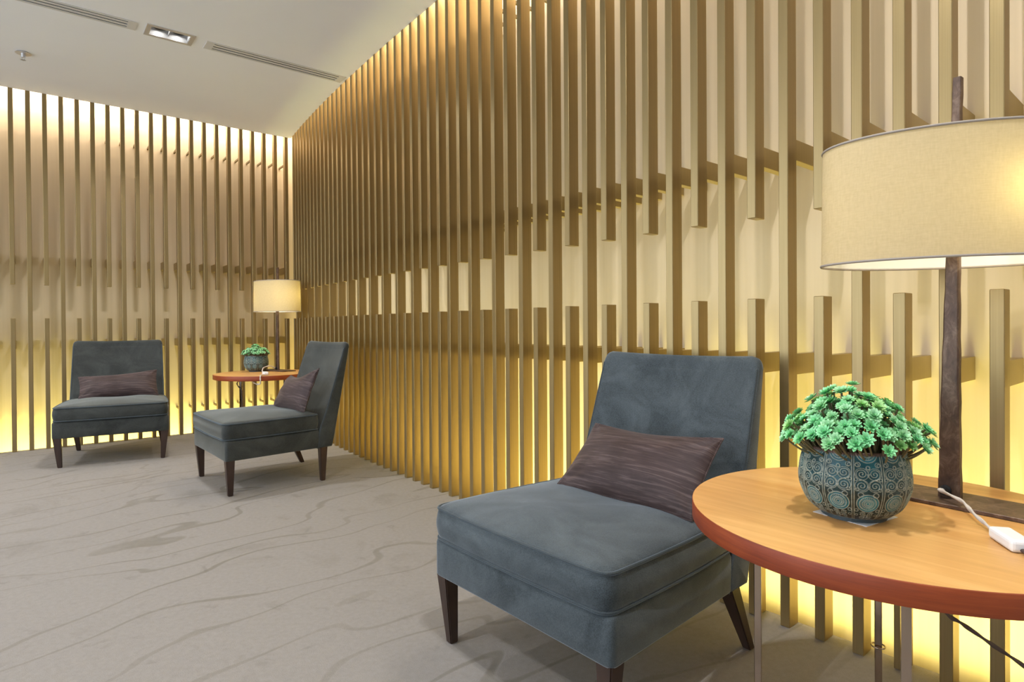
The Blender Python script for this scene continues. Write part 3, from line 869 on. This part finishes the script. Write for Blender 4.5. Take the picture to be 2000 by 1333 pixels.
braid([(-2.0, 4.66, 0.484), (-2.06, 4.70, 0.486), (-2.115, 4.70, 0.482), (-2.125, 4.68, 0.462), (-2.10, 4.66, 0.435), (-2.075, 4.645, 0.42), (-2.066, 4.630, 0.38), (-2.060, 4.622, 0.30), (-2.060, 4.620, 0.18), (-2.06, 4.62, 0.05), (-2.03, 4.62, 0.005)], 0.0040, M_shadedcord, lmp_f, 'shaded_cord')

# ------------------------------------------------------------------ pots with succulents
def pot_mesh(nu=720, nv=150):
    prof = catmull([(0.050, 0.006, 0), (0.064, 0.0105, 0), (0.081, 0.026, 0), (0.0925, 0.052, 0), (0.0955, 0.072, 0), (0.0935, 0.095, 0), (0.0890, 0.117, 0), (0.0845, 0.133, 0)], 24)
    P = np.array([(p.x, p.y) for p in prof]); L = np.r_[0, np.cumsum(np.hypot(*np.diff(P, axis=0).T))]
    s = np.linspace(0, L[-1], nv); r = np.interp(s, L, P[:, 0]); z = np.interp(s, L, P[:, 1])
    U, Z = np.meshgrid(np.arange(nu)/nu, z); Rr = np.repeat(r[:, None], nu, 1); Sv = np.repeat((s/L[-1])[:, None], nu, 1)
    NC = 12; cw = 2*PI*0.09/NC                       # panel width in metres
    x = ((U*NC) % 1.0 - 0.5)*cw; y = Sv*L[-1]
    Lt = L[-1]
    def line(d, w=0.00085): return np.clip(1.35 - np.abs(d)/(w*0.8), 0, 1)
    h = np.zeros_like(x); glaze = np.zeros_like(x)
    def ring_(cx, cy, rad, w=0.0009): return line(np.hypot(x-cx, y-cy)-rad, w)
    # double uprights between panels
    e = cw/2-np.abs(x)
    h = np.maximum(h, line(e-0.0017, 0.0008))
    # medallions: concentric rings with petals
    for cy, sc in ((Lt*0.40, 1.0), (Lt*1.02, 1.0)):
        rr = np.hypot(x, y-cy); an = np.arctan2(y-cy, x)
        for q in (0.0178, 0.0135, 0.0088, 0.0030): h = np.maximum(h, line(rr-q*sc, 0.0008))
        h = np.maximum(h, np.clip(1.3-np.hypot(((an*8/PI/1 % 1)-0.5)*rr*PI/8, rr-0.0062)/0.0013, 0, 1)*0.9)
        m_ = (rr > 0.0095) & (rr < 0.0130); h = np.maximum(h, np.where(m_, line(((an*24/(2*PI)) % 1-0.5)*rr*2*PI/24, 0.0005)*0.7, 0))
        glaze = np.maximum(glaze, np.clip((0.0185-rr)/0.002, 0, 1))
    # scrolls: pairs of spirals making hearts
    def spiral(cx, cy, rad, sgn, rot):
        X = (x-cx)*sgn; Y = y-cy; rr = np.hypot(X, Y); an = (np.arctan2(Y, X)-rot) % (2*PI)
        out = np.zeros_like(x)
        for turn in range(2):
            rad_t = rad*(1-(an+2*PI*turn)/(2*PI*2.2)); out = np.maximum(out, np.where(rad_t > 0.0006, line(rr-rad_t, 0.00075), 0))
        return out
    for cy in (Lt*0.625, Lt*0.765):
        for sg in (1, -1):
            h = np.maximum(h, spiral(sg*0.0100, cy, 0.0094, sg, PI*0.6 if cy < Lt*0.7 else PI*1.5))
            h = np.maximum(h, ring_(sg*0.0100, cy, 0.0103, 0.0006))
    for cy in (Lt*0.625, Lt*0.765):
        for q in (-0.5, -0.25, 0, 0.25, 0.5):
            h = np.maximum(h, np.clip(1.2-np.hypot(x-0.0035*q, y-cy+0.004-0.008*abs(q))/0.0011, 0, 1))
    for sg in (1, -1):
        h = np.maximum(h, line(np.hypot(x-sg*0.0115, y-Lt*0.515)-0.0042, 0.0007)); h = np.maximum(h, line(np.hypot(x-sg*0.019, y-Lt*0.70)-0.0024, 0.0007))
        h = np.maximum(h, line(np.hypot(x-sg*0.018, y-Lt*0.30)-0.0030, 0.0007)); h = np.maximum(h, line(np.hypot(x-sg*0.016, y-Lt*0.875)-0.0040, 0.0007))
    for cy in (Lt*0.15, Lt*0.235):
        for sg in (1, -1): h = np.maximum(h, spiral(sg*0.0072, cy, 0.0060, sg, PI*0.2))
    h = np.maximum(h, ring_(0, Lt*0.19, 0.0032)); h = np.maximum(h, line(np.abs(y-Lt*0.085), 0.0010))
    h = np.maximum(h, ring_(0, Lt*0.84, 0.0030))
    for sg in (1, -1):
        for cy in (Lt*0.58, Lt*0.22, Lt*0.87): h = np.maximum(h, ring_(sg*0.0175, cy, 0.0026, 0.0007))
    h[Sv < 0.06] = 0
    glaze = np.maximum(glaze, 0.55*np.clip((Sv-0.5)/0.15, 0, 1)*np.clip(1-(np.abs(x)/cw*2-0.4), 0, 1))
    rust = np.clip((Sv-0.965)/0.02, 0, 1)
    rust = np.maximum(rust, 0.5*np.clip((0.25-Sv)/0.2, 0, 1)*(1-h))
    Rd = Rr + 0.0013*h - 0.0003
    an = U*2*PI
    vs = np.stack([Rd*np.cos(an), Rd*np.sin(an), Z], -1).reshape(-1, 3)
    col = np.stack([h*0.95, glaze, rust, np.ones_like(h)], -1).reshape(-1, 4)
    # rim and inside
    extra = [(0.0835, 0.1350), (0.081, 0.1352), (0.079, 0.132), (0.079, 0.100)]
    ev = []; ec = []
    for r_, z_ in extra:
        for k in range(nu): ev.append((r_*math.cos(2*PI*k/nu), r_*math.sin(2*PI*k/nu), z_)); ec.append((0, 0, 1, 1))
    vs = np.vstack([vs, np.array(ev)]); col = np.vstack([col, np.array(ec)])
    nr = nv+len(extra)
    i = np.arange(nr-1)[:, None]; k = np.arange(nu)[None, :]; k2 = (k+1) % nu
    F = np.stack([i*nu+k, i*nu+k2, (i+1)*nu+k2, (i+1)*nu+k], -1).reshape(-1, 4)
    me = bpy.data.meshes.new('pot'); me.vertices.add(len(vs)); me.vertices.foreach_set('co', vs.astype(np.float32).ravel())
    nF = len(F); me.loops.add(nF*4); me.loops.foreach_set('vertex_index', F.astype(np.int32).ravel())
    me.polygons.add(nF); me.polygons.foreach_set('loop_start', np.arange(0, nF*4, 4, dtype=np.int32))
    me.polygons.foreach_set('loop_total', np.full(nF, 4, np.int32)); me.update(calc_edges=True); me.validate()
    me.materials.append(M_pot); ca = me.color_attributes.new('relief', 'FLOAT_COLOR', 'POINT'); ca.data.foreach_set('color', col.astype(np.float32).ravel())
    for p in me.polygons: p.use_smooth = True
    return me
POT = pot_mesh()

def rosette_mesh(seed, mat, layers=((1.0, 10, 0.12), (0.86, 9, 0.42), (0.64, 8, 0.80), (0.38, 5, 1.2))):
    rnd = random.Random(seed); vs, fs, tip = [], [], []
    off = 0
    for ln_, n, el in layers:
        ph = rnd.uniform(0, 6)
        for k in range(n):
            a = ph+2*PI*k/n+rnd.uniform(-.12, .12); e = el+rnd.uniform(-.1, .1); L_ = ln_*rnd.uniform(.88, 1.08)
            d = Vector((math.cos(a), math.sin(a), 0)); side = Vector((-math.sin(a), math.cos(a), 0))
            w_ = 0.175*L_+0.04
            pts = []
            for s, ww, up in ((0.08, 0.35, 0), (0.5, 1.0, 0.02), (0.8, 0.8, 0.10), (1.0, 0.0, 0.22)):
                c = d*(s*L_*math.cos(e)) + Vector((0, 0, s*L_*math.sin(e)+up*L_*0.5))
                if ww: pts += [(c - side*w_*ww + Vector((0, 0, 0.06*L_)), s), (c - Vector((0, 0, 0.03)), s), (c + side*w_*ww + Vector((0, 0, 0.06*L_)), s)]
                else: pts.append((c, s))
            b0 = len(vs); vs += [p for p, _ in pts]; tip += [s for _, s in pts]
            for r_ in (0, 3):
                fs += [(b0+r_, b0+r_+1, b0+r_+4, b0+r_+3), (b0+r_+1, b0+r_+2, b0+r_+5, b0+r_+4)]
            fs += [(b0+6, b0+7, b0+9), (b0+7, b0+8, b0+9)]
    me = mesh_from('rosette', vs, fs, [mat], True)
    ca = me.color_attributes.new('tip', 'FLOAT_COLOR', 'POINT')
    for i, t_ in enumerate(tip):
        v_ = min(1, max(0, (t_-0.15)*1.1)); ca.data[i].color = (v_, v_, v_, 1)
    return me
ROS = [rosette_mesh(s, m) for s, m in ((1, M_leaf), (2, M_leaf2), (3, M_leaf), (4, M_leaf3), (5, M_leaf2), (6, M_leaf))]

def succulent(loc, rz, label, seed, nros, spread, peak, small=1.0, joined=False):
    t = empty('potted_succulent', (*loc, HT), rz); set_props(t, label, 'potted plant', 'succulents in teal pots')
    link('pot', POT, t)
    link('foot_pad', bm_mesh('foot_pad', cyl_bm(0.056, 0.054, 0.0004, 0.0095, 40, 0.001), M_saucer), t)
    if not joined:
        link('paper_label', bm_mesh('paper_label', box_bm(-0.052, -0.054, 0.0002, 0.052, 0.050, 0.0008), M_white), t)
    bm = cyl_bm(0.0788, 0.0788, 0.108, 0.112, 40); link('soil', bm_mesh('soil', bm, M_soil), t)
    rnd = random.Random(seed); pos = []; tries = 0
    while len(pos) < nros and tries < 20000:
        tries += 1
        q = rnd.random()**0.62; a = rnd.uniform(0, 2*PI); r = spread*q
        # dome: tall in the middle, skirt around the rim
        zt = 0.160 + (peak-0.190)*(1-(r/spread)**2.6) + 0.030*math.exp(-((r*math.cos(a-2.4)-0.018)**2+(r*math.sin(a-2.4))**2)/0.038**2) + rnd.uniform(-0.018, 0.013)
        if r > spread*0.75: zt -= 0.004
        if r > 0.085 and rnd.random() < 0.4: zt -= 0.012
        if r < spread*0.8 and rnd.random() < 0.22: zt -= 0.018
        p = Vector((r*math.cos(a), r*math.sin(a), max(zt, 0.146)))
        if all((p-o_[0]).length > 0.0148*small for o_ in pos): pos.append((p, r, a))
    allv, allf = [], []; fv, ff, ft = [], [], []
    for k, (p, r, a) in enumerate(pos):
        sc = rnd.uniform(0.0125, 0.0165)*small
        dirv = Vector((math.cos(a)*(r/spread)*1.1, math.sin(a)*(r/spread)*1.1, 0.75)).normalized()
        q = dirv.to_track_quat('Z', 'Y')
        if joined:
            me = ROS[k % 6]; b0 = len(fv); mt = Matrix.Translation(p) @ q.to_matrix().to_4x4() @ Matrix.Rotation(rnd.uniform(0, 6), 4, 'Z') @ Matrix.Scale(sc, 4)
            fv += [mt @ v.co for v in me.vertices]; ff += [tuple(b0+i for i in f.vertices) for f in me.polygons]
            ft += [d.color[0] for d in me.color_attributes['tip'].data]
        else:
            o = link('rosette', ROS[k % 6], t); o.matrix_local = Matrix.Translation(p) @ q.to_matrix().to_4x4() @ Matrix.Rotation(rnd.uniform(0, 6), 4, 'Z') @ Matrix.Scale(sc, 4)
        rb = min(r*0.7, 0.072); base = Vector((rb*math.cos(a+0.3), rb*math.sin(a+0.3), 0.111))
        m1 = base.lerp(p, 0.55)+Vector((0, 0, 0.006 if p.z > 0.165 else -0.004)) if r > 0.07 else base.lerp(p, 0.5)+Vector((rnd.uniform(-.004, .004), rnd.uniform(-.004, .004), 0))
        vs, fs = tube(catmull([base, m1, p - dirv*0.002], 5), 0.0019, 5)
        b0 = len(allv); allv += vs; allf += [tuple(b0+i for i in f) for f in fs]
    so = link('stems', mesh_from('stems', allv, allf, [M_stem], True), t)
    if joined:
        me = mesh_from('foliage', fv, ff, [M_leaf], True); ca = me.color_attributes.new('tip', 'FLOAT_COLOR', 'POINT')
        for i, v_ in enumerate(ft): ca.data[i].color = (v_, v_, v_, 1)
        link('foliage', me, t)
    return t
succulent((0.655, 1.165), D2R(30), 'mint green succulent in a teal relief pot on the near table', 11, 200, 0.128, 0.245)
succulent((-2.125, 5.035), 0, 'small bright green succulent in a teal pot on the far table', 12, 120, 0.108, 0.215, 1.0, True)
